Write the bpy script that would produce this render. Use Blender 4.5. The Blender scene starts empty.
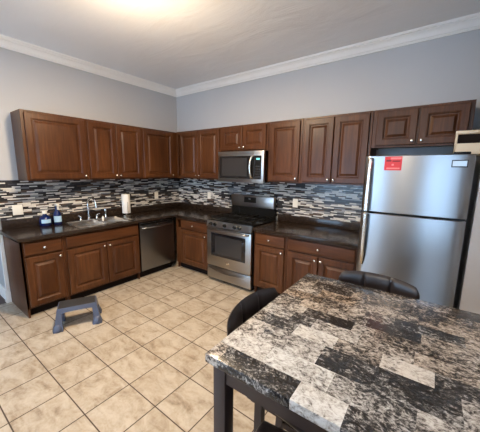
import bpy, bmesh, math, random
from mathutils import Vector, Matrix
random.seed(7)
PI = math.pi
SC = bpy.context.scene
COL = SC.collection

# ------------------------------------------------------------------ camera
YAW, PITCH, ROLL, FPX = 0.63825, -0.16845, 0.01308, 268.36
cam_data = bpy.data.cameras.new('camera')
cam_data.sensor_fit = 'HORIZONTAL'
cam_data.sensor_width = 36.0
cam_data.lens = FPX * 36.0 / 480.0
cam_data.clip_start = 0.02
cam = bpy.data.objects.new('camera', cam_data)
COL.objects.link(cam)
_d = Vector((-math.sin(YAW) * math.cos(PITCH), math.cos(YAW) * math.cos(PITCH), math.sin(PITCH)))
_r = Vector((math.cos(YAW), math.sin(YAW), 0))
_u = _r.cross(_d)
_c, _s = math.cos(ROLL), math.sin(ROLL)
_r, _u = _c * _r + _s * _u, -_s * _r + _c * _u
_m = Matrix((_r, _u, -_d)).transposed().to_4x4()
_m.translation = Vector((3.879, -3.3155, 1.5462))
cam.matrix_world = _m
SC.camera = cam

# ------------------------------------------------------------------ world, light, exposure
W = bpy.data.worlds.new('world')
SC.world = W
W.use_nodes = True
W.node_tree.nodes['Background'].inputs[0].default_value = (0.46, 0.70, 1.0, 1)
W.node_tree.nodes['Background'].inputs[1].default_value = 6.0

WINS = ((0.45, 2.35, 0.45, 2.35), (3.75, 4.75, 0.45, 2.2))     # window openings in the wall behind the camera: x0, x1, z0, z1
YF, XR, ZC = -5.6, 5.6, 2.89           # front wall, right wall, ceiling


def area(name, loc, rot, sx, sy, power, color, portal=False):
    l = bpy.data.lights.new(name, 'AREA')
    l.shape = 'RECTANGLE'
    l.size, l.size_y = sx, sy
    l.energy = power
    l.color = color
    if portal:
        l.cycles.is_portal = True
    o = bpy.data.objects.new(name, l)
    o.location = loc
    o.rotation_euler = rot
    COL.objects.link(o)
    return o


for WIN in WINS:
    area('window_daylight', ((WIN[0] + WIN[1]) / 2, YF - 0.16, (WIN[2] + WIN[3]) / 2), (PI / 2, 0, PI),
         WIN[1] - WIN[0], WIN[3] - WIN[2], 1, (1, 1, 1), True)
LAMP_POWER, LAMP_COLOR = 70.0, (1.0, 0.76, 0.50)
SC.view_settings.view_transform = 'Standard'
SC.view_settings.look = 'None'
SC.view_settings.gamma = 1
SC.view_settings.use_curve_mapping = False
SC.view_settings.exposure = 0.63
SC.cycles.use_denoising = True
SC.cycles.max_bounces = 10
SC.cycles.sample_clamp_indirect = 6.0

# ------------------------------------------------------------------ material helpers


class NT:
    def __init__(s, name):
        s.m = bpy.data.materials.new(name)
        s.m.use_nodes = True
        s.t = s.m.node_tree
        s.b = s.t.nodes['Principled BSDF']

    def n(s, typ, ins=None, **props):
        k = s.t.nodes.new(typ)
        for a, v in props.items():
            setattr(k, a, v)
        for a, v in (ins or {}).items():
            s.set(k.inputs[a], v)
        return k

    def set(s, sock, v):
        if isinstance(v, bpy.types.NodeSocket):
            s.t.links.new(v, sock)
        elif isinstance(v, (tuple, list)) and len(v) == 3 and sock.type == 'RGBA':
            sock.default_value = (*v, 1)
        else:
            sock.default_value = v

    def p(s, **kw):
        for a, v in kw.items():
            s.set(s.b.inputs[a.replace('_', ' ')], v)

    def ramp(s, fac, stops, interp='LINEAR'):
        r = s.n('ShaderNodeValToRGB', {'Fac': fac})
        cr = r.color_ramp
        cr.interpolation = interp
        while len(cr.elements) < len(stops):
            cr.elements.new(0.5)
        for e, (pos, c) in zip(cr.elements, stops):
            e.position = pos
            e.color = (*c, 1) if len(c) == 3 else c
        return r.outputs['Color']

    def noise(s, vec, scale, detail=4, rough=0.55, dist=0.0):
        return s.n('ShaderNodeTexNoise', {'Vector': vec, 'Scale': scale, 'Detail': detail,
                                          'Roughness': rough, 'Distortion': dist}).outputs['Fac']

    def mapping(s, vec, scale=(1, 1, 1), loc=(0, 0, 0), rot=(0, 0, 0)):
        return s.n('ShaderNodeMapping', {'Vector': vec, 'Scale': scale, 'Location': loc, 'Rotation': rot}).outputs[0]

    def obj(s):
        return s.n('ShaderNodeTexCoord').outputs['Object']

    def rnd(s):
        return s.n('ShaderNodeObjectInfo').outputs['Random']

    def math(s, op, a, b=0.0):
        return s.n('ShaderNodeMath', {0: a, 1: b}, operation=op).outputs[0]

    def mix(s, fac, a, b, blend='MIX'):
        k = s.n('ShaderNodeMix', data_type='RGBA', blend_type=blend)
        s.set(k.inputs['Factor'], fac)
        s.set(k.inputs[6], a)
        s.set(k.inputs[7], b)
        return k.outputs[2]

    def bump(s, h, strength=0.2, dist=0.01):
        s.set(s.b.inputs['Normal'], s.n('ShaderNodeBump', {'Height': h, 'Strength': strength, 'Distance': dist}).outputs[0])


def srgb(r, g, b):
    f = lambda c: (c / 255 / 12.92) if c / 255 <= 0.04045 else ((c / 255 + 0.055) / 1.055) ** 2.4
    return (f(r), f(g), f(b))


def plain(name, col, rough=0.5, metal=0.0, **kw):
    k = NT(name)
    k.p(Base_Color=col, Roughness=rough, Metallic=metal, **kw)
    v = k.noise(k.obj(), 60, 2)
    k.set(k.b.inputs['Roughness'], k.math('ADD', k.math('MULTIPLY', v, 0.08), rough - 0.04))
    return k.m


M = {}


def paint(name, col, bump=0.03, creases=False):
    k = NT(name)
    o = k.obj()
    v = k.noise(o, 1.6, 3)
    k.p(Base_Color=k.mix(v, tuple(c * 0.96 for c in col), tuple(min(1, c * 1.04) for c in col)), Roughness=0.62)
    h = k.noise(o, 180, 2)
    if creases:
        w = k.noise(k.mapping(o, (0.9, 2.6, 1), rot=(0, 0, 0.5)), 1.6, 5, 0.55, 0.6)
        h = k.math('ADD', k.math('MULTIPLY', h, 0.05), w)
        k.bump(h, 0.5, 0.02)
    else:
        k.bump(h, bump, 0.004)
    return k.m


M['wall'] = paint('grey_wall_paint', (0.495, 0.505, 0.525))
M['ceiling'] = paint('grey_ceiling_paint', (0.84, 0.85, 0.87), creases=True)
M['trim'] = paint('white_trim_paint', (0.86, 0.85, 0.83), 0.01)
M['stub'] = paint('off_white_wall_paint', (0.46, 0.44, 0.43))


def wood(name, axis):
    k = NT(name)
    o = k.obj()
    off = k.n('ShaderNodeCombineXYZ', {0: k.math('MULTIPLY', k.rnd(), 7.0), 1: k.math('MULTIPLY', k.rnd(), 13.0), 2: k.math('MULTIPLY', k.rnd(), 5.0)}).outputs[0]
    v = k.n('ShaderNodeVectorMath', {0: o, 1: off}, operation='ADD').outputs[0]
    sc = (22, 22, 1.6) if axis == 'z' else (1.6, 22, 22)
    g = k.noise(k.mapping(v, sc), 2.2, 6, 0.6, 0.4)
    big = k.noise(k.mapping(v, (3, 3, 0.9) if axis == 'z' else (0.9, 3, 3)), 1.6, 2)
    f = k.math('ADD', k.math('MULTIPLY', g, 0.55), k.math('MULTIPLY', big, 0.45))
    c = k.ramp(f, [(0.28, (0.034, 0.0110, 0.0042)), (0.5, (0.076, 0.0268, 0.0092)), (0.72, (0.140, 0.054, 0.0190))])
    k.p(Base_Color=c, Roughness=0.34, Specular_IOR_Level=0.32)
    k.bump(g, 0.04, 0.002)
    return k.m


M['wood'] = wood('cherry_wood', 'z')
M['woodh'] = wood('cherry_wood_crosswise', 'x')
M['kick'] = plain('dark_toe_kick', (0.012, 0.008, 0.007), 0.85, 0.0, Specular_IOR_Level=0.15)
M['nickel'] = plain('brushed_nickel', (0.86, 0.83, 0.77), 0.22, 1.0)
M['chrome'] = plain('chrome', (0.82, 0.82, 0.82), 0.10, 1.0)


def steel(name, col, rough, aniso=0.6, sc=(2, 2, 160)):
    k = NT(name)
    o = k.obj()
    g = k.noise(k.mapping(o, sc), 3.0, 3)
    k.p(Base_Color=k.mix(g, tuple(c * 0.93 for c in col), col), Metallic=1.0,
        Roughness=k.math('ADD', k.math('MULTIPLY', g, 0.10), rough - 0.05), Anisotropic=aniso, Anisotropic_Rotation=0.25)
    return k.m


M['steel'] = steel('stainless_steel', (0.40, 0.385, 0.37), 0.30)
M['steel_fridge'] = steel('stainless_fridge_steel', (0.375, 0.38, 0.39), 0.29, 0.75, (0.2, 0.2, 0.2))
M['steel_dark'] = steel('dark_stainless_steel', (0.24, 0.235, 0.235), 0.30)
M['sink'] = steel('sink_steel', (0.58, 0.57, 0.55), 0.24, 0.2, (60, 60, 60))
M['black'] = plain('black_enamel', (0.008, 0.008, 0.008), 0.25, 0.0, Specular_IOR_Level=0.25)
M['blackmat'] = plain('black_cast_iron', (0.008, 0.008, 0.008), 0.5, 0.0, Specular_IOR_Level=0.25)
M['glass'] = plain('black_oven_glass', (0.014, 0.014, 0.016), 0.05)
M['ovenin'] = plain('oven_inner_glass', (0.032, 0.032, 0.034), 0.07)
M['grey'] = plain('grey_fridge_side', (0.02, 0.02, 0.022), 0.4)
M['white'] = plain('white_plastic', (0.80, 0.78, 0.72), 0.35)
M['paper'] = plain('white_paper', (0.86, 0.85, 0.82), 0.85)
M['cream'] = plain('cream_plastic', (0.72, 0.62, 0.47), 0.45)
M['leather'] = plain('black_leather', (0.024, 0.019, 0.020), 0.34)
M['legwood'] = plain('dark_espresso_wood', (0.030, 0.020, 0.020), 0.35)
M['blueglass'] = plain('dark_blue_bottle_plastic', (0.004, 0.014, 0.085), 0.15)
M['bluelabel'] = plain('pale_blue_label', (0.42, 0.62, 0.80), 0.4)
M['red'] = plain('red_paper', (0.68, 0.035, 0.045), 0.5)
M['redlight'] = plain('pale_red_print', (0.85, 0.22, 0.22), 0.5)
M['reddark'] = plain('dark_red_print', (0.20, 0.012, 0.02), 0.5)
M['stool'] = plain('blue_grey_plastic', (0.075, 0.092, 0.145), 0.38)
M['stooltop'] = plain('grey_rubber_tread', (0.035, 0.033, 0.033), 0.6)
M['darkfloor'] = plain('dark_wood_floor', (0.06, 0.026, 0.016), 0.4)

# lamp glass / display emit
k = NT('lit_lamp_glass')
k.p(Base_Color=(0.9, 0.85, 0.75), Emission_Color=(1.0, 0.66, 0.30), Emission_Strength=1.7, Roughness=0.4)
M['lampglass'] = k.m
k = NT('lit_clock_display')
k.p(Base_Color=(0.01, 0.02, 0.02), Emission_Color=(0.25, 0.85, 0.80), Emission_Strength=0.9)
M['display'] = k.m
# window pane
k = NT('window_glass')
tr = k.n('ShaderNodeBsdfTransparent')
gl = k.n('ShaderNodeBsdfGlossy', {'Roughness': 0.02})
mx = k.n('ShaderNodeMixShader', {0: 0.06})
k.t.links.new(tr.outputs[0], mx.inputs[1])
k.t.links.new(gl.outputs[0], mx.inputs[2])
k.t.links.new(mx.outputs[0], k.t.nodes['Material Output'].inputs[0])
M['pane'] = k.m

# floor tiles
k = NT('beige_ceramic_floor_tile')
o = k.obj()
TX, TY = 0.305, 0.3075
vec = k.mapping(o, (1 / TX, 1 / TY, 1), loc=(-(1.611 % TX) / TX, -((-2.713) % TY) / TY, 0))
br = k.n('ShaderNodeTexBrick', {'Vector': vec, 'Color1': (0, 0, 0), 'Color2': (1, 1, 1), 'Mortar': (0.5, 0.5, 0.5), 'Scale': 1.0,
                                'Mortar Size': 0.014, 'Mortar Smooth': 0.3, 'Bias': 0.0, 'Brick Width': 1.0, 'Row Height': 1.0},
         offset=0.0, squash=1.0)
shift = k.n('ShaderNodeVectorMath', {0: o, 1: br.outputs['Color']}, operation='ADD').outputs[0]
blotch = k.noise(k.mapping(shift, (1.0, 1.9, 1), rot=(0, 0, 0.5)), 6.5, 6, 0.62, 0.5)
fine = k.noise(shift, 55, 3)
f = k.math('ADD', k.math('MULTIPLY', blotch, 0.8), k.math('MULTIPLY', fine, 0.2))
tile = k.ramp(f, [(0.34, (0.25, 0.190, 0.130)), (0.47, (0.42, 0.355, 0.275)), (0.62, (0.53, 0.475, 0.395))])
tile = k.mix(k.math('MULTIPLY', br.outputs['Color'], 0.16), tile, (0.34, 0.27, 0.19))
k.p(Base_Color=k.mix(br.outputs['Fac'], tile, (0.060, 0.040, 0.028)),
    Roughness=k.math('ADD', k.math('MULTIPLY', br.outputs['Fac'], 0.4), 0.33))
k.bump(k.math('SUBTRACT', k.math('MULTIPLY', blotch, 0.15), br.outputs['Fac']), 0.25, 0.003)
M['tile'] = k.m

# mosaic splashback
def mosaic(name, axis):
    k = NT(name)
    o = k.obj()
    sp = k.n('ShaderNodeSeparateXYZ', {0: o})
    vec = k.n('ShaderNodeCombineXYZ', {0: sp.outputs[axis], 1: sp.outputs['Z'], 2: 0.0}).outputs[0]
    RH = 0.0150
    br = k.n('ShaderNodeTexBrick', {'Vector': vec, 'Color1': (0, 0, 0), 'Color2': (1, 1, 1), 'Mortar': (0.5, 0.5, 0.5),
                                    'Scale': 1.0, 'Mortar Size': 0.0011, 'Mortar Smooth': 0.1, 'Bias': 0.0,
                                    'Brick Width': 0.13, 'Row Height': RH},
             offset=0.37, offset_frequency=3, squash=0.62, squash_frequency=2)
    c = k.ramp(br.outputs['Color'], [(0.0, (0.010, 0.012, 0.018)), (0.30, (0.040, 0.046, 0.060)), (0.40, (0.10, 0.066, 0.047)),
                                     (0.50, (0.36, 0.36, 0.37)), (0.63, (0.80, 0.78, 0.73)), (0.92, (0.22, 0.235, 0.26))], 'CONSTANT')
    v = k.noise(vec, 70, 3)
    c = k.mix(k.math('MULTIPLY', v, 0.25), c, (0.05, 0.04, 0.035))
    k.p(Base_Color=k.mix(br.outputs['Fac'], c, (0.08, 0.07, 0.06)), Roughness=0.20)
    k.bump(k.math('SUBTRACT', k.math('MULTIPLY', br.outputs['Color'], 0.5), br.outputs['Fac']), 0.35, 0.004)
    return k.m


M['mosaic_y'] = mosaic('glass_stone_strip_mosaic', 'Y')
M['mosaic_x'] = mosaic('glass_stone_strip_mosaic_back', 'X')

# black granite counter
k = NT('black_brown_granite')
o = k.obj()
a = k.noise(o, 48, 5, 0.7, 0.4)
b = k.n('ShaderNodeTexVoronoi', {'Vector': o, 'Scale': 95.0}).outputs['Distance']
c = k.ramp(a, [(0.42, (0.020, 0.0125, 0.009)), (0.56, (0.038, 0.024, 0.016)), (0.68, (0.085, 0.056, 0.036)), (0.80, (0.15, 0.11, 0.075))])
k.p(Base_Color=k.mix(k.math('MULTIPLY', b, 0.7), c, (0.012, 0.010, 0.010)), Roughness=0.15, Specular_IOR_Level=0.4)
M['granite'] = k.m

# marble plank table top
k = NT('marble_plank_table_top')
o = k.obj()
at_ = k.n('ShaderNodeAttribute', attribute_name='plank').outputs['Color']
sp = k.n('ShaderNodeSeparateColor', {0: at_})
rv, tv, sv = sp.outputs[0], sp.outputs[1], sp.outputs[2]
off = k.n('ShaderNodeCombineXYZ', {0: k.math('MULTIPLY', sv, 3.7), 1: k.math('MULTIPLY', sv, 9.1), 2: k.math('MULTIPLY', sv, 5.3)}).outputs[0]
v = k.n('ShaderNodeVectorMath', {0: o, 1: off}, operation='ADD').outputs[0]
vs = k.mapping(v, (1.0, 1.4, 1))
n1 = k.noise(vs, 25, 8, 0.74, 1.5)
n2 = k.noise(vs, 85, 5, 0.65, 0.9)
n3 = k.noise(v, 6.0, 3, 0.5)
f = k.math('ADD', k.math('MULTIPLY', n1, 0.62), k.math('MULTIPLY', n2, 0.38))
f = k.math('ADD', f, k.math('MULTIPLY', k.math('SUBTRACT', rv, 0.53), 0.24))
f = k.math('ADD', f, k.math('MULTIPLY', k.math('SUBTRACT', n3, 0.5), 0.26))
c = k.ramp(f, [(0.38, (0.016, 0.015, 0.016)), (0.45, (0.050, 0.046, 0.045)), (0.49, (0.19, 0.175, 0.165)), (0.54, (0.43, 0.405, 0.38)), (0.64, (0.70, 0.69, 0.67))])
c = k.mix(1.0, c, k.mix(tv, (0.92, 0.96, 1.0), (0.84, 0.71, 0.58)), 'MULTIPLY')
k.p(Base_Color=c, Roughness=0.17)
k.bump(n2, 0.05, 0.001)
M['marble'] = k.m

# ------------------------------------------------------------------ mesh helpers


class MB:
    def __init__(s):
        s.bm = bmesh.new()

    def _take(s, tmp, mat=None):
        me = bpy.data.meshes.new('t')
        if mat is not None:
            tmp.transform(mat)
        bmesh.ops.recalc_face_normals(tmp, faces=tmp.faces)
        tmp.to_mesh(me)
        tmp.free()
        s.bm.from_mesh(me)
        bpy.data.meshes.remove(me)
        return s

    def box(s, x0, x1, y0, y1, z0, z1, bevel=0.0, seg=2, mat=None):
        t = bmesh.new()
        r = bmesh.ops.create_cube(t, size=1)
        for v in t.verts:
            v.co = Vector(((x0 + x1) / 2 + v.co.x * (x1 - x0), (y0 + y1) / 2 + v.co.y * (y1 - y0), (z0 + z1) / 2 + v.co.z * (z1 - z0)))
        if bevel:
            bmesh.ops.bevel(t, geom=list(t.edges), offset=bevel, segments=seg, affect='EDGES', profile=0.5)
        return s._take(t, mat)

    def hexa(s, bot, top, bevel=0.0, mat=None):
        t = bmesh.new()
        vb = [t.verts.new(c) for c in bot]
        vt = [t.verts.new(c) for c in top]
        t.faces.new(vb[::-1])
        t.faces.new(vt)
        for i in range(4):
            j = (i + 1) % 4
            t.faces.new((vb[i], vb[j], vt[j], vt[i]))
        if bevel:
            bmesh.ops.bevel(t, geom=list(t.edges), offset=bevel, segments=2, affect='EDGES')
        return s._take(t, mat)

    def loft(s, rings, cap0=True, cap1=True, mat=None, closed=True):
        t = bmesh.new()
        R = [[t.verts.new(c) for c in r] for r in rings]
        n = len(R[0])
        for a, b in zip(R, R[1:]):
            for i in range(n if closed else n - 1):
                j = (i + 1) % n
                try:
                    t.faces.new((a[i], a[j], b[j], b[i]))
                except ValueError:
                    pass
        if cap0:
            t.faces.new(R[0][::-1])
        if cap1:
            t.faces.new(R[-1])
        return s._take(t, mat)

    def lathe(s, c, prof, n=24, axis='z', mat=None):
        rings = []
        for r, h in prof:
            ring = []
            for i in range(n):
                a = 2 * PI * i / n
                x, y = max(r, 1e-5) * math.cos(a), max(r, 1e-5) * math.sin(a)
                p = {'z': (x, y, h), 'y': (x, h, y), 'x': (h, x, y)}[axis]
                ring.append((c[0] + p[0], c[1] + p[1], c[2] + p[2]))
            rings.append(ring)
        return s.loft(rings, mat=mat)

    def tube(s, pts, r, n=12, mat=None):
        pts = [Vector(q) for q in pts]
        rr = r if isinstance(r, (list, tuple)) else [r] * len(pts)
        rings = []
        up = None
        for i, q in enumerate(pts):
            d = (pts[min(i + 1, len(pts) - 1)] - pts[max(i - 1, 0)]).normalized()
            if up is None:
                up = Vector((0, 0, 1)) if abs(d.z) < 0.9 else Vector((1, 0, 0))
            a = d.cross(up).normalized()
            b = a.cross(d).normalized()
            up = b
            rings.append([q + (a * math.cos(2 * PI * j / n) + b * math.sin(2 * PI * j / n)) * rr[i] for j in range(n)])
        return s.loft(rings, mat=mat)

    def panel(s, x0, x1, z0, z1, yb, prof):
        """nested rectangles from the back plane yb: prof = (inset, distance in front of yb); front faces -y"""
        rings = []
        for ins, d in prof:
            rings.append([(x0 + ins, yb - d, z0 + ins), (x1 - ins, yb - d, z0 + ins), (x1 - ins, yb - d, z1 - ins), (x0 + ins, yb - d, z1 - ins)])
        return s.loft(rings)

    def build(s, name, mat, parent=None, smooth=35, **props):
        me = bpy.data.meshes.new(name)
        bmesh.ops.remove_doubles(s.bm, verts=s.bm.verts, dist=1e-6)
        s.bm.to_mesh(me)
        s.bm.free()
        me.materials.append(mat)
        if smooth:
            for f in me.polygons:
                f.use_smooth = True
            me.set_sharp_from_angle(angle=math.radians(smooth))
        o = bpy.data.objects.new(name, me)
        COL.objects.link(o)
        if parent is not None:
            o.parent = parent
        for a, v in props.items():
            o[a] = v
        return o


def tag(o, label, cat, group=None):
    o['label'] = label
    o['category'] = cat
    if group:
        o['group'] = group
    return o


def thing(name, label, cat, loc=(0, 0, 0), rz=0.0, group=None):
    o = bpy.data.objects.new(name, None)
    o.empty_display_size = 0.1
    o.location = loc
    o.rotation_euler = (0, 0, rz)
    COL.objects.link(o)
    return tag(o, label, cat, group)


def struct(mb, name, mat, smooth=0):
    o = mb.build(name, mat, None, smooth)
    o['kind'] = 'structure'
    return o


# ------------------------------------------------------------------ room shell
struct(MB().box(0, XR, YF, 0, -0.1, 0), 'floor', M['tile'])
struct(MB().box(-2.6, 0, YF, -2.57, -0.1, -0.002), 'floor_hall', M['darkfloor'])
struct(MB().box(-2.7, XR + 0.1, YF - 0.2, 0.1, ZC, ZC + 0.1), 'ceiling', M['ceiling'])
struct(MB().box(-0.12, 0, -2.57, 0.1, -0.1, ZC), 'wall_left', M['wall'])
struct(MB().box(0, XR + 0.1, 0, 0.1, -0.1, ZC), 'wall_back', M['wall'])
struct(MB().box(XR, XR + 0.1, YF, 0, -0.1, ZC), 'wall_right', M['wall'])
struct(MB().box(4.098, XR, -0.75, -0.62, 0, ZC - 0.001), 'wall_side', M['stub'])
struct(MB().box(-2.6, -0.12, -2.57, -2.45, -0.1, ZC), 'wall_hall', M['wall'])
struct(MB().box(-2.7, -2.6, YF, -2.45, -0.1, ZC), 'wall_far', M['wall'])
wf = MB()
xa = -2.7
for x0, x1, z0, z1 in WINS:
    wf.box(xa, x0, YF - 0.12, YF, -0.1, ZC).box(x0, x1, YF - 0.12, YF, -0.1, z0).box(x0, x1, YF - 0.12, YF, z1, ZC)
    xa = x1
wf.box(xa, XR + 0.1, YF - 0.12, YF, -0.1, ZC)
struct(wf, 'wall_front', M['wall'])
for i, (x0, x1, z0, z1) in enumerate(WINS):
    wn = MB()
    for a, b in ((x0, x0 + .05), ((x0 + x1) / 2 - .03, (x0 + x1) / 2 + .03), (x1 - .05, x1)):
        wn.box(a, b, YF - 0.09, YF - 0.03, z0, z1)
    wn.box(x0, x1, YF - 0.09, YF - 0.03, z0, z0 + .05).box(x0, x1, YF - 0.09, YF - 0.03, z1 - .05, z1)
    wo = struct(wn, 'window_%d' % (i + 1), M['trim'])
    MB().box(x0 + .02, x1 - .02, YF - 0.064, YF - 0.058, z0 + .02, z1 - .02).build('pane', M['pane'], wo, 0)

# crown moulding (mitred at the corner), baseboards, corner trim
CR = [(0.0, -0.098), (0.012, -0.098), (0.018, -0.090), (0.018, -0.080), (0.030, -0.080), (0.030, -0.074), (0.036, -0.052), (0.050, -0.036), (0.066, -0.030), (0.066, -0.020), (0.080, -0.020), (0.090, -0.010), (0.090, 0.0), (0.0, 0.0)]
struct(MB().loft([[(d, -2.568, ZC + z) for d, z in CR], [(d, -d, ZC + z) for d, z in CR]]), 'trim_1', M['trim'], 30)
struct(MB().loft([[(d, -d, ZC + z) for d, z in CR], [(XR, -d, ZC + z) for d, z in CR]]), 'trim_2', M['trim'], 30)
cb = MB().box(-0.018, 0.012, -2.588, -2.5705, 0.13, ZC - 0.002, 0.003).box(0.0005, 0.012, -2.5705, -2.553, 0.13, 0.8, 0.003)
struct(cb, 'trim_3', M['trim'], 30)
struct(MB().box(-0.05, 0.022, -2.60, -2.5705, 0.0, 0.13, 0.004).box(0.0005, 0.022, -2.5705, -2.553, 0, 0.13, 0.003), 'trim_4', M['trim'], 30)
struct(MB().box(-2.59, -0.05, -2.588, -2.5705, 0.0, 0.14, 0.004), 'baseboard_hall', M['trim'], 30)

# mosaic backsplash
struct(MB().box(0.0, 0.008, -2.552, -0.0005, 0.95, 1.404), 'trim_5', M['mosaic_y'])['label'] = 'strip mosaic splashback on the left wall'
struct(MB().box(0.009, 3.33, -0.008, -0.0005, 0.88, 1.404), 'trim_6', M['mosaic_x'])['label'] = 'strip mosaic splashback on the back wall'

# ------------------------------------------------------------------ cabinets
ZB, ZT = 1.406, 2.143
DOOR = [(0.0, 0.0), (0.0, 0.014), (0.003, 0.0185), (0.006, 0.020), (0.056, 0.020), (0.060, 0.0165), (0.063, 0.0165), (0.070, 0.006), (0.079, 0.006), (0.098, 0.0155), (0.101, 0.018), (0.106, 0.018)]
SLAB = [(0.0, 0.0), (0.0, 0.013), (0.006, 0.018), (0.012, 0.019)]
KNOB = [(0.0055, 0.0), (0.0055, -0.010), (0.0075, -0.012), (0.0125, -0.017), (0.0135, -0.022), (0.011, -0.027), (0.005, -0.029), (0.0, -0.0292)]


def knob(x, y, z, parent):
    MB().lathe((x, y, z), KNOB, 16, 'y').build('knob', M['nickel'], parent, 50)


def door(root, x0, x1, z0, z1, yb, kx, kz, name='door'):
    prof = DOOR
    if min(x1 - x0, z1 - z0) < 0.26:
        prof = [(i * 0.86, d) for i, d in DOOR]
    o = MB().panel(x0, x1, z0, z1, yb, prof).build(name, M['wood'], root, 20)
    if kx is not None:
        knob(kx, yb - 0.019, kz, o)
    return o


def drawer(root, x0, x1, z0, z1, yb, kx, name='drawer'):
    o = MB().panel(x0, x1, z0, z1, yb, SLAB).build(name, M['woodh'], root, 20)
    if kx is not None:
        knob(kx, yb - 0.019, (z0 + z1) / 2, o)
    return o


def upper(label, x0, x1, z0, z1, doors, rz=0.0, back=0.0, extra_frame=None, top_lip=True):
    """local frame: x along the wall, front at -y"""
    dpt = 0.308
    t = thing('wall_cabinet', label, 'cabinet', (0, 0, 0), rz, 'upper kitchen cabinets')
    # body: hollow underside (recessed bottom panel)
    b = MB()
    b.box(x0 + .001, x0 + .016, -dpt + .018, back - .001, z0, z1 - .001)
    b.box(x1 - .016, x1 - .001, -dpt + .018, back - .001, z0, z1 - .001)
    b.box(x0 + .016, x1 - .016, -dpt + .018, back - .001, z1 - .018, z1 - .001)
    b.box(x0 + .016, x1 - .016, -dpt + .018, back - .001, z0 + .012, z0 + .026)
    b.box(x0 + .016, x1 - .016, -.012, back - .001, z0 + .026, z1 - .018)
    b.build('body', M['wood'], t, 0)
    f = MB()
    edges = sorted([x0] + [x1])
    f.box(x0 + .001, x0 + .038, -dpt, -dpt + .018, z0, z1, .001, 1).box(x1 - .038, x1 - .001, -dpt, -dpt + .018, z0, z1, .001, 1)
    f.box(x0 + .038, x1 - .038, -dpt, -dpt + .018, z0, z0 + .038).box(x0 + .038, x1 - .038, -dpt, -dpt + .018, z1 - .045, z1)
    if extra_frame:
        f.box(extra_frame[0], extra_frame[1], -dpt, -dpt + .018, z0 + .038, z1 - .045)
    f.build('face_frame', M['wood'], t, 0)
    for (a, c, side) in doors:
        kx = (c - .028) if side == 'r' else (a + .028)
        door(t, a, c, z0 + .016, z1 - .022, -dpt - .0005, kx, z0 + .05)
    return t


RZ = PI / 2   # left wall run: local x -> world y, local -y -> world +x
upper('wide single-door cherry wall cabinet at the far left end', -2.348, -1.705, ZB, ZT, [(-2.318, -1.728, 'r')], RZ)
upper('two-door cherry wall cabinet above the sink', -1.703, -0.937, ZB, ZT, [(-1.688, -1.335, 'r'), (-1.329, -0.955, 'l')], RZ, extra_frame=(-1.35, -1.31))
upper('single-door cherry wall cabinet in the corner, on the left wall', -0.935, -0.003, ZB, ZT, [(-0.915, -0.372, 'r')], RZ, extra_frame=(-.38, -.04))
upper('two-door cherry wall cabinet between corner and microwave', 0.332, 1.289, ZB, ZT, [(0.43, 0.838, 'r'), (0.846, 1.268, 'l')], 0, extra_frame=(.82, .86))
upper('short two-door cherry cabinet directly above the microwave', 1.291, 2.079, 1.80, ZT, [(1.318, 1.676, 'r'), (1.684, 2.052, 'l')], 0, extra_frame=(1.66, 1.70))
upper('single-door cherry wall cabinet right of the microwave', 2.081, 2.533, ZB, ZT, [(2.108, 2.508, 'r')], 0)
upper('tall two-door cherry wall cabinet beside the fridge', 2.535, 3.272, ZB, ZT, [(2.562, 2.894, 'r'), (2.902, 3.246, 'l')], 0, extra_frame=(2.88, 2.92))
upper('short two-door cherry cabinet above the fridge', 3.274, 4.038, 1.785, ZT, [(3.312, 3.648, 'r'), (3.664, 4.008, 'l')], 0, extra_frame=(3.64, 3.67))

BF, BT = -0.600, 0.823          # base front plane of the face frame, top of base units


def base(label, x0, x1, fronts, rz=0.0, end=None, splits=()):
    t = thing('base_cabinet', label, 'cabinet', (0, 0, 0), rz, 'lower kitchen cabinets')
    b = MB()
    b.box(x0 + .018, x1 - .018, BF + .018, -.03, .095, .113).box(x0 + .018, x1 - .018, -.042, -.03, .113, BT - .05)
    b.box(x0 + .001, x0 + .018, BF + .018, -.03, .0, BT).box(x1 - .018, x1 - .001, BF + .018, -.03, .0, BT) if end is None else b.box(x0 + .001, x0 + .018, BF, -.012, .0, BT).box(x1 - .018, x1 - .001, BF + .06, -.03, .0, BT)
    b.build('body', M['wood'], t, 0)
    f = MB()
    f.box(x0 + .001, x0 + .04, BF, BF + .018, .095, BT).box(x1 - .04, x1 - .001, BF, BF + .018, .095, BT)
    f.box(x0 + .04, x1 - .04, BF, BF + .018, BT - .04, BT).box(x0 + .04, x1 - .04, BF, BF + .018, .095, .13)
    f.box(x0 + .04, x1 - .04, BF, BF + .018, .63, .665)
    for a, c in splits:
        f.box(a, c, BF, BF + .018, .13, .63)
    f.build('face_frame', M['wood'], t, 0)
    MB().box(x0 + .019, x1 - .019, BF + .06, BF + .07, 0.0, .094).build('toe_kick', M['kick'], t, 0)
    for fr in fronts:
        if fr[0] == 'drawer':
            drawer(t, fr[1], fr[2], .662, .795, BF - .0005, fr[3])
        elif fr[0] == 'panel':
            drawer(t, fr[1], fr[2], .662, .795, BF - .0005, None, 'false_front')
        else:
            a, c, side = fr[1:]
            door(t, a, c, .115, .642, BF - .0005, (c - .03) if side == 'r' else (a + .03), .605)
    return t


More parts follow.
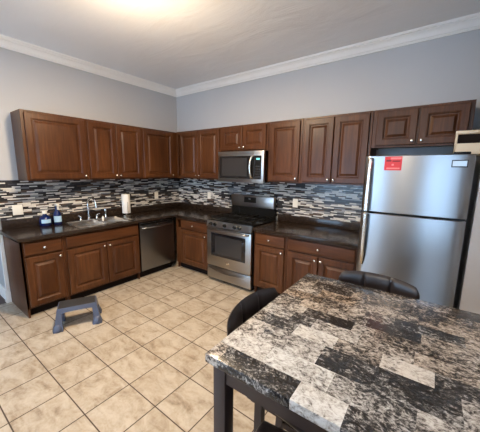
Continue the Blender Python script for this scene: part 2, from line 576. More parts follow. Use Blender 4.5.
base('cherry base cabinet with drawer at the left end of the counter', -2.552, -2.167, [('drawer', -2.525, -2.19, -2.357), ('door', -2.525, -2.19, 'r')], RZ, end=1)
base('wide cherry sink base cabinet with two doors', -2.165, -1.243, [('panel', -2.145, -1.262), ('door', -2.145, -1.706, 'r'), ('door', -1.698, -1.262, 'l')], RZ, splits=((-1.72, -1.68),))
base('cherry base cabinet with drawer between dishwasher and range', 0.624, 1.325, [('drawer', 0.745, 1.30, 1.02), ('door', 0.745, 1.30, 'r')], splits=((0.66, 0.74),))
base('narrow cherry base cabinet with drawer just right of the range', 2.096, 2.538, [('drawer', 2.125, 2.515, 2.315), ('door', 2.125, 2.515, 'r')])
base('wide two-door cherry base cabinet between range side and fridge', 2.540, 3.310, [('drawer', 2.565, 3.285, 2.915), ('door', 2.565, 2.916, 'r'), ('door', 2.924, 3.285, 'l')], splits=((2.90, 2.94),))

# ------------------------------------------------------------------ countertops
ZK = 0.860
SX0, SX1, SY0, SY1 = 0.075, 0.560, -1.965, -1.285     # sink cut-out
ct = thing('countertop', 'L-shaped black granite worktop along the left wall with the sink', 'countertop')
s_ = MB()
Y0 = -2.575
for (a, b, c, d) in ((0.0, SX0, Y0, -0.001), (SX1, 0.640, Y0, -0.001), (SX0, SX1, Y0, SY0), (SX0, SX1, SY1, -0.001), (0.640, 1.330, -0.640, -0.001)):
    s_.box(max(a, .001), b, c, d, BT + .001, ZK)
s_.tube([(0.640, Y0, ZK - .018), (0.640, -0.640, ZK - .018), (1.330, -0.640, ZK - .018)], 0.0001)
s_.build('slab', M['granite'], ct, 0)
e_ = MB().box(0.6395, 0.650, Y0, -0.640, BT + .001, ZK, .005).box(0.640, 1.330, -0.650, -0.6395, BT + .001, ZK, .005).box(0.003, 0.648, Y0 - .008, Y0 + .004, BT + .001, ZK, .005)
e_.build('edge', M['granite'], ct, 40)
MB().box(.0085, .028, -2.552, -.010, ZK + .0005, .955, .003).box(.0285, 1.318, -.028, -.0085, ZK + .0005, .955, .003).build('splash_lip', M['granite'], ct, 40)
cr = thing('countertop', 'short black granite worktop between the range and the fridge', 'countertop')
MB().box(2.096, 3.312, -.640, -.009, BT + .001, ZK).box(2.096, 3.312, -.650, -.639, BT + .001, ZK, .005).build('slab', M['granite'], cr, 30)
MB().box(2.096, 3.312, -.028, -.0085, ZK + .0005, .955, .003).build('splash_lip', M['granite'], cr, 40)

# ------------------------------------------------------------------ sink, taps
sk = thing('kitchen_sink', 'stainless steel double-bowl sink set in the black worktop', 'sink', (0, 0, 0))
rim = MB()
ym = -1.60
for (a, b, c, d) in ((SX0 - .018, SX0 + .055, SY0 - .018, SY1 + .018), (SX1 - .02, SX1 + .018, SY0 - .018, SY1 + .018),
                     (SX0 + .055, SX1 - .02, SY0 - .018, SY0 + .02), (SX0 + .055, SX1 - .02, SY1 - .02, SY1 + .018), (SX0 + .055, SX1 - .02, ym - .012, ym + .012)):
    rim.box(a, b, c, d, ZK + .0008, ZK + .006, .002, 1)
rim.build('rim', M['sink'], sk, 40)
for (c, d) in ((SY0 + .02, ym - .012), (ym + .012, SY1 - .02)):
    a, b = SX0 + .055, SX1 - .02
    bw = MB()
    rr = lambda i, z: [(a + i, c + i, z), (b - i, c + i, z), (b - i, d - i, z), (a + i, d - i, z)]
    bw.loft([rr(0, ZK + .004), rr(.004, ZK - .006), rr(.012, ZK - .14), rr(.03, ZK - .16)], cap0=False, cap1=True)
    bo = bw.build('bowl', M['sink'], sk, 30)
    MB().lathe(((a + b) / 2, (c + d) / 2, ZK - .159), [(.0, 0), (.034, 0), (.036, .003), (.026, .004), (.02, .001), (0, .001)], 20).build('drain', M['chrome'], bo, 40)

fa = thing('kitchen_faucet', 'tall chrome gooseneck faucet with two handles behind the sink', 'faucet', (0, 0, 0))
fx, fy, fz = .088, -1.655, ZK + .0065
MB().lathe((fx, fy, fz), [(.026, 0), (.026, .006), (.016, .014), (.0125, .03)], 20).build('base', M['chrome'], fa, 40)
pts = [(fx, fy, fz + .03), (fx, fy, fz + .20)] + [(fx + .07 - .07 * math.cos(t), fy + .02 - .02 * math.cos(t), fz + .22 + .065 * math.sin(t)) for t in [PI * i / 10 for i in range(0, 11)]] + [(fx + .145, fy + .042, fz + .165)]
MB().tube(pts, [.0115] * (len(pts) - 1) + [.012], 12).build('spout', M['chrome'], fa, 60)
for dy in (-.105, .105):
    MB().lathe((fx, fy + dy, fz), [(.020, 0), (.020, .005), (.012, .012), (.011, .045), (.014, .05), (.0, .056)], 16).tube([(fx, fy + dy, fz + .048), (fx + .02, fy + dy * 1.35, fz + .062)], .006, 8).build('handle', M['chrome'], fa, 50)
sp_ = MB().lathe((fx, -1.425, fz), [(.019, 0), (.019, .005), (.012, .012), (.010, .05), (.014, .075), (.017, .10), (.012, .115), (0, .118)], 16)
tag(sp_.build('side_sprayer', M['chrome'], None, 50), 'small chrome side sprayer right of the gooseneck faucet', 'sprayer')
cup = MB().lathe((.36, ym, ZK + .0065), [(.0, 0), (.011, 0), (.013, .004), (.013, .045), (.009, .055), (.008, .062), (0, .063)], 20)
tag(cup.build('soap_bottle', M['white'], None, 50), 'tiny white bottle standing on the sink divider', 'bottle')

# ------------------------------------------------------------------ items on the counter
zc = ZK + .0008
rb = thing('round_bottle', 'squat dark blue bottle with white marks left of the spray bottle', 'bottle', (.11, -2.165, zc))
rb.scale = (1.3, 1.3, 1.3)
MB().lathe((0, 0, 0), [(.0, 0), (.040, 0), (.048, .01), (.050, .04), (.046, .07), (.030, .092), (.016, .10), (.016, .112)], 24).build('body', M['blueglass'], rb, 50)
MB().lathe((0, 0, 0), [(.0, .111), (.019, .111), (.019, .132), (.015, .137), (0, .137)], 20).build('cap', M['white'], rb, 40)
MB().loft([[(.0515 * math.cos(a), .0515 * math.sin(a), z) for a in [-.9 + 1.5 * i / 10 for i in range(11)]] for z in (.028, .062)], False, False, closed=False).build('label', M['bluelabel'], rb, 60)
sb = thing('spray_bottle', 'dark blue spray bottle with pale label and white trigger beside the sink', 'bottle', (.11, -2.035, zc))
sb.scale = (1.22, 1.22, 1.22)
MB().lathe((0, 0, 0), [(.0, 0), (.036, 0), (.040, .006), (.041, .07), (.034, .105), (.019, .135), (.0145, .150), (.0145, .165)], 24).build('body', M['blueglass'], sb, 50)
MB().lathe((0, 0, 0), [(.0, .164), (.017, .164), (.017, .184), (.0, .185)], 16).build('collar', M['blueglass'], sb, 40)
MB().box(-.02, .05, -.012, .012, .184, .208, .006).hexa([(.030, -.006, .150), (.038, -.006, .150), (.038, .006, .150), (.030, .006, .150)], [(.030, -.008, .188), (.044, -.008, .188), (.044, .008, .188), (.030, .008, .188)]).build('trigger', M['white'], sb, 40)
MB().loft([[(.0425 * math.cos(a), .0425 * math.sin(a), z) for a in [-1.1 + 1.7 * i / 10 for i in range(11)]] for z in (.025, .085)], False, False, closed=False).build('label', M['bluelabel'], sb, 60)
pt = thing('paper_towel_holder', 'white paper towel roll on a steel stand beside the corner', 'paper towels', (.20, -1.17, zc))
MB().lathe((0, 0, 0), [(.0, 0), (.075, 0), (.075, .006), (.01, .012), (.006, .014)], 24).tube([(0, 0, .01), (0, 0, .335)], .006, 8).lathe((0, 0, .33), [(.006, 0), (.012, .006), (.0, .016)], 12).build('stand', M['nickel'], pt, 40)
MB().lathe((0, 0, 0), [(.021, .045), (.056, .045), (.058, .048), (.058, .318), (.056, .320), (.021, .320)], 32).build('towel_roll', M['paper'], pt, 40)
MB().tube([(.064, -.015, .008), (.066, -.015, .20), (.064, -.015, .212)], .0035, 8).build('tension_arm', M['nickel'], pt, 40)


def outlet(label, loc, rz, w):
    t = thing('wall_outlet', label, 'outlet', loc, rz, 'outlets on the mosaic splashback')
    MB().panel(-w / 2, w / 2, -.058, .058, 0, [(0, 0), (0, .003), (.004, .006), (.008, .0065)]).build('cover_plate', M['white'], t, 30)
    n = 2 if w > .09 else 1
    for i in range(n):
        cx = (i - (n - 1) / 2) * .046
        MB().box(cx - .017, cx + .017, -.0095, -.0065, -.033, .033, .002, 1).build('socket', M['white'], t, 30)
    return t


outlet('white double outlet plate near the left end of the splashback', (.009, -2.39, 1.065), RZ, .095)
outlet('white outlet right of the paper towels', (.009, -0.50, 1.11), RZ, .072)
outlet('white outlet just left of the range', (.775, -.009, 1.125), 0, .072)
outlet('white outlet right of the range', (2.345, -.009, 1.125), 0, .072)

# ------------------------------------------------------------------ dishwasher
dw = thing('dishwasher', 'stainless steel dishwasher between sink cabinet and corner', 'dishwasher', (0, 0, 0), RZ)
a, b = -1.236, -.640
MB().box(a, b, -.575, -.04, .10, BT - .004).build('tub', M['black'], dw, 0)
dd = MB().box(a + .003, b - .003, -.618, -.577, .112, BT - .012, .006).build('door', M['steel_dark'], dw, 30)
MB().box(a + .012, b - .012, -.6205, -.6175, .770, .800, .001, 1).build('control_strip', M['black'], dd, 0)
hp = [(a + .04, -.615, .735), (a + .05, -.645, .735), (a + .12, -.655, .735), ((a + b) / 2, -.658, .735), (b - .12, -.655, .735), (b - .05, -.645, .735), (b - .04, -.615, .735)]
MB().tube(hp, .011, 10).build('handle', M['steel'], dd, 60)
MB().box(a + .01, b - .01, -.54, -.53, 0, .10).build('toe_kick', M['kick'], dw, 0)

# ------------------------------------------------------------------ range
X0, X1 = 1.336, 2.084
rg = thing('gas_range', 'stainless steel gas range with black cooktop and backguard', 'stove')
MB().box(X0, X1, -.615, -.035, .03, .855).box(X0 + .03, X1 - .03, -.58, -.1, 0, .03).build('body', M['black'], rg, 0)
ctp = MB().box(X0, X1, -.640, -.035, .856, .880, .006).build('cooktop', M['black'], rg, 30)
MB().hexa([(X0, -.668, .784), (X1, -.668, .784), (X1, -.616, .784), (X0, -.616, .784)], [(X0, -.648, .868), (X1, -.648, .868), (X1, -.616, .868), (X0, -.616, .868)], .003).build('control_panel', M['steel'], rg, 30)
for f_ in (.115, .215, .44, .66, .765):
    kx = X0 + .748 * f_
    mt = Matrix.Translation((kx, -.6595, .824)) @ Matrix.Rotation(-.25, 4, 'X')
    MB().lathe((0, 0, 0), [(.0, .0), (.024, .0), (.024, -.010), (.019, -.013), (.017, -.030), (.0, -.031)], 18, 'y', mt).box(-.004, .004, -.036, -.010, -.018, .018, .002, 1, mt).build('knob', M['black'], rg, 40)
for (ga, gb) in ((X0 + .03, X0 + .262), (X0 + .270, X1 - .270), (X1 - .262, X1 - .03)):
    g = MB()
    zz = .898
    for y_ in (-.60, -.335, -.075):
        g.box(ga, gb, y_ - .006, y_ + .006, zz, zz + .014, .003, 1)
    for x_ in (ga + .006, (ga + gb) / 2, gb - .006):
        g.box(x_ - .006, x_ + .006, -.606, -.069, zz, zz + .014, .003, 1)
    for x_ in (ga + .006, gb - .006):
        for y_ in (-.595, -.335, -.08):
            g.box(x_ - .005, x_ + .005, y_ - .005, y_ + .005, .880, zz + .004)
    g.build('grate', M['blackmat'], rg, 30)
for bx in (X0 + .146, (X0 + X1) / 2, X1 - .146):
    for by in ((-.47, -.20) if abs(bx - (X0 + X1) / 2) > .05 else (-.335,)):
        MB().lathe((bx, by, .880), [(.0, 0), (.052, 0), (.050, .006), (.036, .008), (.036, .014), (.0, .016)], 20).build('burner', M['blackmat'], rg, 40)
od = MB().box(X0 + .002, X1 - .002, -.660, -.617, .232, .772, .008).build('oven_door', M['steel'], rg, 30)
MB().panel(X0 + .085, X1 - .085, .385, .705, -.6605, [(0, 0), (0, .003), (.004, .004)]).build('window', M['glass'], od, 0)
MB().panel(X0 + .155, X1 - .145, .425, .67, -.6645, [(0, 0), (0, .0008), (.002, .001)]).build('inner_window', M['ovenin'], od, 0)
MB().tube([(X0 + .04, -.655, .752), (X0 + .05, -.695, .752), (X0 + .1, -.704, .752), ((X0 + X1) / 2, -.708, .752), (X1 - .1, -.704, .752), (X1 - .05, -.695, .752), (X1 - .04, -.655, .752)], .0135, 12).build('handle', M['steel'], od, 60)
MB().loft([[((X0 + X1) / 2 + .03 * s * math.cos(t), -.6605 - d, .312 + .012 * s * math.sin(t)) for t in [2 * PI * i / 20 for i in range(20)]] for s, d in ((1, 0), (1, .002), (.85, .003))]).build('badge', M['nickel'], od, 40)
dr = MB().box(X0 + .002, X1 - .002, -.655, -.617, .045, .222, .008).build('storage_drawer', M['steel'], rg, 30)
MB().tube([(X0 + .02, -.652, .205)] + [(X0 + .02 + .708 * t, -.668 - .014 * math.sin(PI * t), .205 - .040 * math.sin(PI * t)) for t in [i / 12 for i in range(1, 12)]] + [(X1 - .02, -.652, .205)], .010, 10).build('handle', M['steel'], dr, 60)
bgd = MB().box(X0 - .008, X1 - .014, -.105, -.036, 1.02, 1.185, .010).build('backguard', M['steel'], rg, 30)
MB().box(X0, X1 - .008, -.09, -.036, .881, 1.02).build('backguard_riser', M['black'], rg, 0)
MB().panel(X0 + .235, X0 + .445, 1.085, 1.165, -.1055, [(0, 0), (0, .002), (.002, .0025)]).build('clock_panel', M['black'], bgd, 0)
MB().box(X0 + .315, X0 + .352, -.1092, -.1084, 1.130, 1.145).build('clock_display', M['steel'], bgd, 0)

# ------------------------------------------------------------------ microwave
A0, A1, mz0, mz1 = 1.318, 2.076, 1.385, 1.796
mw = thing('microwave_oven', 'stainless over-the-range microwave with black window', 'microwave')
MB().box(A0, A1, -.365, -.010, mz0 + .004, mz1 - .003).build('body', M['black'], mw, 0)
md = MB().box(A0, A1, -.402, -.366, mz0, mz1, .006).build('front', M['steel'], mw, 30)
MB().panel(A0 + .035, A1 - .035, mz0 + .052, mz1 - .062, -.4025, [(0, 0), (0, .002), (.003, .003)]).build('door_glass', M['glass'], md, 0)
MB().panel(A0 + .075, A0 + .50, mz0 + .085, mz1 - .09, -.4056, [(0, 0), (0, .0008), (.002, .001)]).build('window', M['ovenin'], md, 0)
hx = A0 + .592
MB().tube([(hx, -.402, mz1 - .068), (hx - .002, -.430, mz1 - .085), (hx - .012, -.445, mz1 - .13), (hx - .018, -.450, (mz0 + mz1) / 2), (hx - .012, -.445, mz0 + .12), (hx - .002, -.430, mz0 + .075), (hx, -.402, mz0 + .06)], .0155, 12).build('handle', M['nickel'], md, 60)
MB().box(A0 + .648, A0 + .700, -.4062, -.4056, mz1 - .115, mz1 - .093).build('clock_display', M['display'], md, 0)
kp = MB()
for i in range(3):
    for j in range(5):
        kp.box(A0 + .640 + .027 * i, A0 + .658 + .027 * i, -.4060, -.4056, mz0 + .075 + .032 * j, mz0 + .093 + .032 * j)
kp.build('keypad', M['grey'], md, 0)
vt = MB()
for i in range(24):
    vt.box(A0 + .06 + .027 * i, A0 + .075 + .027 * i, -.4026, -.402, mz1 - .035, mz1 - .030)
vt.build('vent_slots', M['steel_dark'], md, 0)

# ------------------------------------------------------------------ fridge
F0, F1, FT = 3.334, 4.058, 1.680
fr = thing('refrigerator', 'tall stainless steel top-freezer refrigerator by the back wall', 'fridge')
MB().box(F0 + .004, F1 - .004, -.715, -.035, .03, FT - .006, .004).box(F0 + .04, F1 - .04, -.68, -.08, 0, .03).build('body', M['grey'], fr, 30)


def fridge_door(name, z0, z1):
    """gently bowed front with rounded vertical edges"""
    rings = []
    N = 28
    for z, ins in ((z0, .004), (z0 + .004, 0), (z1 - .004, 0), (z1, .004)):
        ring = []
        for i in range(N + 1):
            u = -1 + 2 * i / N
            x = (F0 + F1) / 2 + u * (F1 - F0) / 2
            y = -.790 - .016 * (1 - u * u) + .026 * max(0, (abs(u) - .90) / .10) ** 2.2 + ins
            ring.append((x, y, z))
        ring += [(F1, -.722, z), (F0, -.722, z)]
        rings.append(ring)
    return MB().loft(rings).build(name, M['steel_fridge'], fr, 40)


up_ = fridge_door('freezer_door', 1.212, FT)
lo_ = fridge_door('lower_door', .075, 1.197)
MB().box(F0 + .01, F1 - .01, -.720, -.716, .07, FT - .01).build('door_gasket', M['black'], fr, 0)
def bar(z, w, d, cx=3.383):
    w *= 1.3
    y = -.797
    return [(cx - w / 2, y, z), (cx - w / 2, y - d * .75, z), (cx - w / 4, y - d, z), (cx + w / 4, y - d, z), (cx + w / 2, y - d * .75, z), (cx + w / 2, y, z)]


for dn, zs in ((up_, ((1.664, .016, .012), (1.650, .024, .030), (1.55, .026, .042), (1.30, .030, .048), (1.218, .030, .048))),
               (lo_, ((1.190, .030, .048), (1.08, .030, .048), (.90, .028, .044), (.80, .022, .030), (.745, .012, .014), (.728, .004, .006)))):
    hd = MB().loft([bar(*q) for q in zs]).build('handle', M['nickel'], dn, 40)
    MB().loft([[(3.386, -.796, z), (3.386, -.800 - d * .62, z), (3.383 + w * .65 + .003, -.800 - d * .62, z), (3.383 + w * .65 + .005, -.794, z)] for z, w, d in zs[::1]]).build('handle_shadow', M['black'], hd, 0)  # black strip stands in for the shadow line beside the handle bar
bd = MB().panel(3.925, 4.018, 1.588, 1.640, -.790, [(0, -.004), (0, .010), (.004, .012), (.006, .011)]).build('badge', M['grey'], up_, 0)
MB().panel(3.930, 4.013, 1.594, 1.635, -.8015, [(0, 0), (.001, .002), (.002, .0022)]).build('badge_plate', M['steel'], bd, 0)
MB().box(F1 - .13, F1 - .03, -.765, -.60, FT + .0005, FT + .020, .006).build('hinge_cover', M['black'], fr, 30)
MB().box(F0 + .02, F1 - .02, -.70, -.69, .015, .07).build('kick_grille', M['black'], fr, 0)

# red notice on the freezer door (same bow as the door)
DY = lambda x: -.790 - .016 * (1 - ((x - (F0 + F1) / 2) / ((F1 - F0) / 2)) ** 2)


def sheet(name, xa, xb, za, zb, off, mat, parent=None, th=.0006):
    n = 6
    r = []
    for z in (za, zb):
        xs = [xa + (xb - xa) * i / n for i in range(n + 1)]
        r.append([(x, DY(x) - off - th, z) for x in xs] + [(x, DY(x) - off, z) for x in xs[::-1]])
    return MB().loft(r).build(name, mat, parent, 0)


nt = tag(sheet('notice_card', 3.488, 3.612, 1.562, 1.672, .0006, M['red']), 'red printed notice stuck on the freezer door', 'notice')
for (xa, xb, za, zb, mm) in ((3.530, 3.606, 1.650, 1.664, 'redlight'), (3.500, 3.535, 1.632, 1.647, 'reddark'), (3.545, 3.598, 1.630, 1.640, 'reddark'),
                             (3.505, 3.600, 1.572, 1.584, 'redlight'), (3.540, 3.556, 1.600, 1.614, 'redlight')):
    sheet('print', xa, xb, za, zb, .0014, M[mm], nt, .0003)

# cream bin on top of the fridge
bn = thing('storage_bin', 'cream open-slot bin on top of the refrigerator', 'bin', (0, 0, 0))
B0, B1, by0, by1, bz0, bz1 = 3.932, 4.094, -.585, -.36, FT + .001, 1.868
w = MB()
w.box(B0, B1, by0, by1, bz0, bz0 + .012)
for (a, b, c, d) in ((B0, B1, by0, by0 + .008), (B0, B1, by1 - .008, by1), (B0, B0 + .008, by0, by1), (B1 - .008, B1, by0, by1)):
    w.box(a, b, c, d, bz0, bz0 + .092, .002, 1)
w.build('body', M['cream'], bn, 30)
w = MB()
for (a, b, c, d) in ((B0 - .003, B1 + .003, by0 - .003, by0 + .012), (B0 - .003, B1 + .003, by1 - .012, by1 + .003), (B0 - .003, B0 + .012, by0, by1), (B1 - .012, B1 + .003, by0, by1)):
    w.box(a, b, c, d, bz1 - .022, bz1, .004)
w.build('rim', M['cream'], bn, 30)
for px in (B0, B1 - .012):
    for py in (by0, by1 - .012):
        MB().box(px, px + .012, py, py + .012, bz0 + .085, bz1 - .018, .002, 1).build('post', M['cream'], bn, 30)
MB().box(B0 + .014, B1 - .014, by0 + .014, by1 - .014, bz0 + .013, bz1 - .026).build('bin_shadow', M['kick'], bn, 0)  # dark block stands in for the shade inside the bin

# ------------------------------------------------------------------ ceiling lamps (the second one added for fill)


def ceiling_lamp(label, x, y, power, color):
    lp = thing('ceiling_lamp', label, 'lamp', (x, y, ZC))
    MB().lathe((0, 0, 0), [(.0, -.001), (.155, -.001), (.160, -.012), (.150, -.024), (.0, -.025)], 36).build('base_plate', M['nickel'], lp, 40)
    MB().lathe((0, 0, 0), [(.145, -.027), (.150, -.034), (.138, -.060), (.105, -.085), (.055, -.101), (.012, -.105)], 36).build('glass_shade', M['lampglass'], lp, 60)
    MB().lathe((0, 0, 0), [(.009, -.104), (.012, -.110), (.008, -.118), (.011, -.124), (.004, -.132), (.0, -.133)], 14).build('finial', M['nickel'], lp, 50)
    for kind, e, dz in (('AREA', power * .68, -.140), ('POINT', power * .29, -.55)):  # added bodiless point light below the shade, evens the glow on the ceiling
        bl = bpy.data.lights.new('lamp_light', kind)
        bl.energy = e
        bl.color = color
        if kind == 'AREA':
            bl.shape = 'DISK'
            bl.size = .26
        else:
            bl.shadow_soft_size = .10
        bo = bpy.data.objects.new('lamp_light', bl)
        bo.location = (x, y, ZC + dz)
        COL.objects.link(bo)


ceiling_lamp('round flush glass ceiling lamp, lit, at the top edge of the photo', 1.95, -2.04, LAMP_POWER, LAMP_COLOR)
ceiling_lamp('added fill lamp, round flush glass, unseen behind the camera, over the open end of the room', 3.1, -4.4, LAMP_POWER * .45, (1.0, 0.86, 0.70))  # invented second fixture out of view, there to add fill light

# ------------------------------------------------------------------ table
TX0, TX1, TY0, TY1, TZ = 3.278, 4.80, -2.702, -1.752, .910
tb = thing('dining_table', 'counter-height dining table with grey marble plank top and dark legs', 'table', (TX0, TY0, 0), math.radians(0.9))
TL, TW = TX1 - TX0, TY1 - TY0
# plank pattern: (row edge in y, then planks as (x end, light 0-1, tan 0-1)); the pattern is a per-face colour of the one top
ROWS = [(.082, [(.055, .62, .5), (.325, .22, .0), (.465, .95, .1), (.80, .25, 0)]),
        (.180, [(.18, .82, .15), (.40, .80, 0), (.62, .50, 0), (.85, .62, .2)]),
        (.295, [(.10, .70, .2), (.33, .62, .1), (.50, .33, 0), (.72, .30, 0)]),
        (.375, [(.05, .5, .3), (.195, .28, 0), (.355, .95, .15), (.508, .52, .45), (.658, .84, .35), (.95, .24, .1)]),
        (.455, [(.14, .62, 0), (.24, .30, 0), (.42, .58, .2), (.60, .55, .4), (.80, .60, .6)]),
        (.525, [(.17, .55, .2), (.38, .22, .2), (.46, .55, .3), (.80, .52, .5)]),
        (.598, [(.12, .36, .2), (.26, .50, .6), (.42, .50, .4), (.615, .19, 0), (.90, .60, .5)]),
        (.672, [(.20, .46, .8), (.40, .42, .5), (.515, .42, .3), (.752, .18, 0), (.95, .55, .6)]),
        (.760, [(.16, .36, .3), (.34, .46, .9), (.60, .38, .5), (.90, .42, .7)]),
        (.850, [(.10, .36, .4), (.30, .26, .3), (.55, .37, .7), (.85, .33, .6)]),
        (TW, [(.18, .32, .5), (.42, .27, .3), (.70, .33, .6), (.95, .28, .4)])]
for _r in ROWS:
    while _r[1][-1][0] < TL - .2:
        _r[1].append((_r[1][-1][0] + random.uniform(.14, .30), random.uniform(.2, .7), random.uniform(0, .7)))
    _r[1][-1] = (TL, *_r[1][-1][1:])
top = MB().box(0, TL, 0, TW, TZ - .034, TZ, .003, 2)
for y_ in [r[0] for r in ROWS[:-1]]:
    bmesh.ops.bisect_plane(top.bm, geom=top.bm.verts[:] + top.bm.edges[:] + top.bm.faces[:], plane_co=(0, y_, 0), plane_no=(0, 1, 0))
yp = 0
for ye, planks in ROWS:
    for xe, _, _ in planks[:-1]:
        fs = [f for f in top.bm.faces if yp - 1e-4 <= f.calc_center_median().y <= ye + 1e-4]
        es = set(e for f in fs for e in f.edges)
        vs_ = set(v for f in fs for v in f.verts)
        bmesh.ops.bisect_plane(top.bm, geom=list(vs_) + list(es) + fs, plane_co=(xe, 0, 0), plane_no=(1, 0, 0))
    yp = ye
top = top.build('top', M['marble'], tb, 30)
ca = top.data.color_attributes.new('plank', 'FLOAT_COLOR', 'CORNER')
for pl in top.data.polygons:
    cx, cy = pl.center.x, pl.center.y
    ri = next(i for i, r in enumerate(ROWS) if cy <= r[0] + 1e-4)
    pi = next(i for i, q in enumerate(ROWS[ri][1]) if cx <= q[0] + 1e-4)
    _, lv, tv_ = ROWS[ri][1][pi]
    for li in pl.loop_indices:
        ca.data[li].color = (lv, tv_, (ri * 37 % 11 * .09 + pi * .137) % 1.0, 1)
MB().box(.05, TL - .05, .030, .052, TZ - .108, TZ - .0345).box(.05, TL - .05, TW - .052, TW - .030, TZ - .108, TZ - .0345).box(.030, .052, .05, TW - .05, TZ - .108, TZ - .0345).box(TL - .052, TL - .030, .05, TW - .05, TZ - .108, TZ - .0345).build('apron', M['legwood'], tb, 0)
for lx in (.018, TL - .072):
    for ly in (.022, TW - .076):
        MB().box(lx, lx + .054, ly, ly + .054, 0, TZ - .0345, .004, 2).build('leg', M['legwood'], tb, 30)

# ------------------------------------------------------------------ chairs


def pad(w, h, thick, fn, n=60, mrows=24, seams=()):
    """closed cushion over a rounded rectangle, fn(x, v, t) -> point"""
    fr_, bk = [], []
    for j in range(mrows + 1):
        v = -1 + 2 * j / mrows
        rf, rb_ = [], []
        for i in range(n + 1):
            u = -1 + 2 * i / n
            wv = w / 2 * (1 - .10 * max(0, (abs(v) - .55) / .45) ** 2.4)
            t = thick / 2 * max(0.0, 1 - abs(u) ** 7) ** .5 * max(0.0, 1 - abs(v) ** 5) ** .5
            x = u * wv
            for sx in seams:
                t *= 1 - .45 * math.exp(-((u * w / 2 - sx) / .007) ** 2)
            rf.append(fn(x, v, t))
            rb_.append(fn(x, v, -t))
        fr_.append(rf)
        bk.append(rb_)
    b = MB()
    b.loft(fr_, False, False, closed=False)
    b.loft(bk, False, False, closed=False)
    bmesh.ops.remove_doubles(b.bm, verts=b.bm.verts, dist=2e-4)
    bmesh.ops.recalc_face_normals(b.bm, faces=b.bm.faces)
    return b


def make_chair(label):
    t = thing('dining_chair', label, 'chair', (0, 0, 0), 0, 'dining chairs around the table')
    W_, SZ = .365, .605
    st = pad(W_, .39, .060, lambda x, v, q: (x * (.86 + .14 * v), v * .195, SZ - .030 + q)).build('seat', M['leather'], t, 60)
    zb, zt = .69, .948
    bk = pad(.43, zt - zb, .040, lambda x, v, q: (x, -.215 - .045 * (1 - (x / .21) ** 2) - .02 * (v + 1) / 2 + q, (zb + zt) / 2 + v * (zt - zb) / 2 - (.022 * abs(x / .21) ** 3) * (v > 0) * v), seams=(-.072, .072))
    bk.build('backrest', M['leather'], t, 60)
    MB().box(-.12, .12, -.17, .175, SZ - .085, SZ - .055).build('seat_frame', M['legwood'], t, 0)
    for sx in (-1, 1):
        MB().box(sx * .145 - .018, sx * .145 + .018, .145, .181, 0, SZ - .057, .003, 1).build('leg', M['legwood'], t, 30)
        x = sx * .110
        q = lambda y, z: [(x - .016, y - .018, z), (x + .016, y - .018, z), (x + .016, y + .018, z), (x - .016, y + .018, z)]
        MB().loft([q(-.150, 0), q(-.130, .30), q(-.128, SZ - .057)]).build('leg', M['legwood'], t, 30)
        MB().loft([q(-.165, SZ - .075), q(-.200, SZ - .05), q(-.224, .72), q(-.232, .82)]).build('back_post', M['legwood'], t, 30)
        MB().box(x - .010, x + .010, -.12, .147, .22, .25).build('stretcher', M['legwood'], t, 30)
    MB().box(-.13, .13, .153, .173, .17, .20).build('footrest', M['legwood'], t, 30)
    return t


def copy_tree(o, parent=None):
    c = o.copy()
    COL.objects.link(c)
    if parent is not None:
        c.parent = parent
    for ch in list(o.children):
        copy_tree(ch, c)
    return c


ch1 = make_chair('black leather chair tucked in at the left end of the table')
ch1.location = (3.468, -2.312, 0)
ch1.rotation_euler = (0, 0, -PI / 2)
ch2 = copy_tree(ch1)
ch2['label'] = 'black leather chair at the far side of the table, facing the camera'
ch2.location = (3.640, -1.880, 0)
ch2.rotation_euler = (0, 0, PI)
ch3 = copy_tree(ch1)
ch3['label'] = 'black leather chair tucked under the near side of the table'
ch3.location = (3.612, -2.692, 0)
ch3.rotation_euler = (0, 0, math.radians(8))

# ------------------------------------------------------------------ step stool
ss = thing('step_stool', 'blue-grey plastic step stool with dark tread in front of the sink cabinet', 'stool', (1.058, -2.258, 0), math.radians(65))
Lt, Wt, H = .335, .185, .215
body = MB()
# top deck
body.box(-Lt / 2, Lt / 2, -Wt / 2, Wt / 2, H - .022, H - .003, .008)
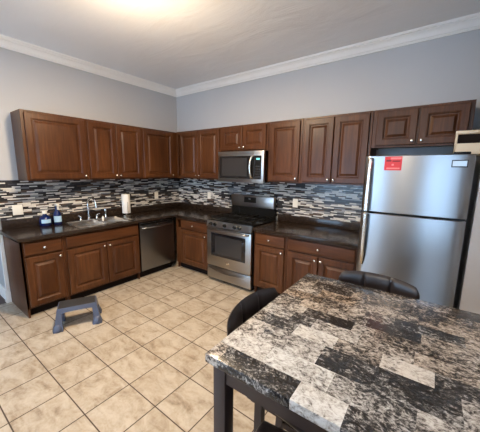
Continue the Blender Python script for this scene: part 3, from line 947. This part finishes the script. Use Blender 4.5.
# skirt under the deck on the long sides, arched
for sy in (-1, 1):
    y0 = sy * Wt / 2
    n = 16
    ro, ri = [], []
    rings = []
    for i in range(n + 1):
        u = -1 + 2 * i / n
        zl = H - .030 - .022 * abs(u) ** 6
        x = u * (Lt / 2 - .004)
        rings.append([(x, y0 - sy * .010, H - .012), (x, y0 - sy * .001, H - .012), (x, y0 + sy * .010, zl - .012), (x, y0 - sy * .002, zl - .012)])
    body.loft(rings)
# four splayed corner legs with bulging feet with end skirts
for sx in (-1, 1):
    for sy in (-1, 1):
        xt, yt = sx * Lt / 2, sy * Wt / 2
        def q(k, wx, wy, z, sx=sx, sy=sy, xt=xt, yt=yt):
            ox, oy = xt + sx * .034 * k, yt + sy * .042 * k
            return [(ox, oy, z), (ox - sx * wx, oy, z), (ox - sx * wx, oy - sy * wy, z), (ox, oy - sy * wy, z)]
        body.loft([q(.02, .045, .040, H - .012), q(.25, .046, .038, H - .06), q(.60, .054, .046, .09), q(.98, .074, .066, .035), q(1.15, .082, .074, .012), q(1.15, .082, .074, .0)])
    for sy in (-1, 1):
        mt = Matrix.Translation((sx * (Lt / 2 + .001), sy * (Wt / 2 + .016), 0)) @ Matrix.Diagonal((1.0, 1.0, .85, 1))
        MB().lathe((0, 0, 0), [(.0, 0), (.040, 0), (.044, .006), (.043, .03), (.036, .058), (.024, .080), (.0, .092)], 20, 'z', mt).build('foot', M['stool'], ss, 60)
    e = []
    for u in (-1, -.5, 0, .5, 1):
        zl = .085 + .055 * (1 - u * u)
        k2 = lambda z: (H - z) / H
        e.append([(sx * (Lt / 2 - .006), u * (Wt / 2 - .004), H - .012), (sx * (Lt / 2 + .001), u * (Wt / 2 - .004), H - .012),
                  (sx * (Lt / 2 + .034 * k2(zl)), u * (Wt / 2 + .02), zl), (sx * (Lt / 2 + .034 * k2(zl) - .008), u * (Wt / 2 + .02), zl)])
    body.loft(e)
body.build('body', M['stool'], ss, 35)
tr = MB().box(-Lt / 2 + .010, Lt / 2 - .010, -Wt / 2 + .010, Wt / 2 - .010, H - .0029, H + .001, .0015, 1)
for i in range(13):
    y_ = -Wt / 2 + .019 + i * .0114
    tr.box(-Lt / 2 + .018, Lt / 2 - .018, y_ - .002, y_ + .002, H + .001, H + .0025)
tr.build('tread', M['stooltop'], ss, 0)
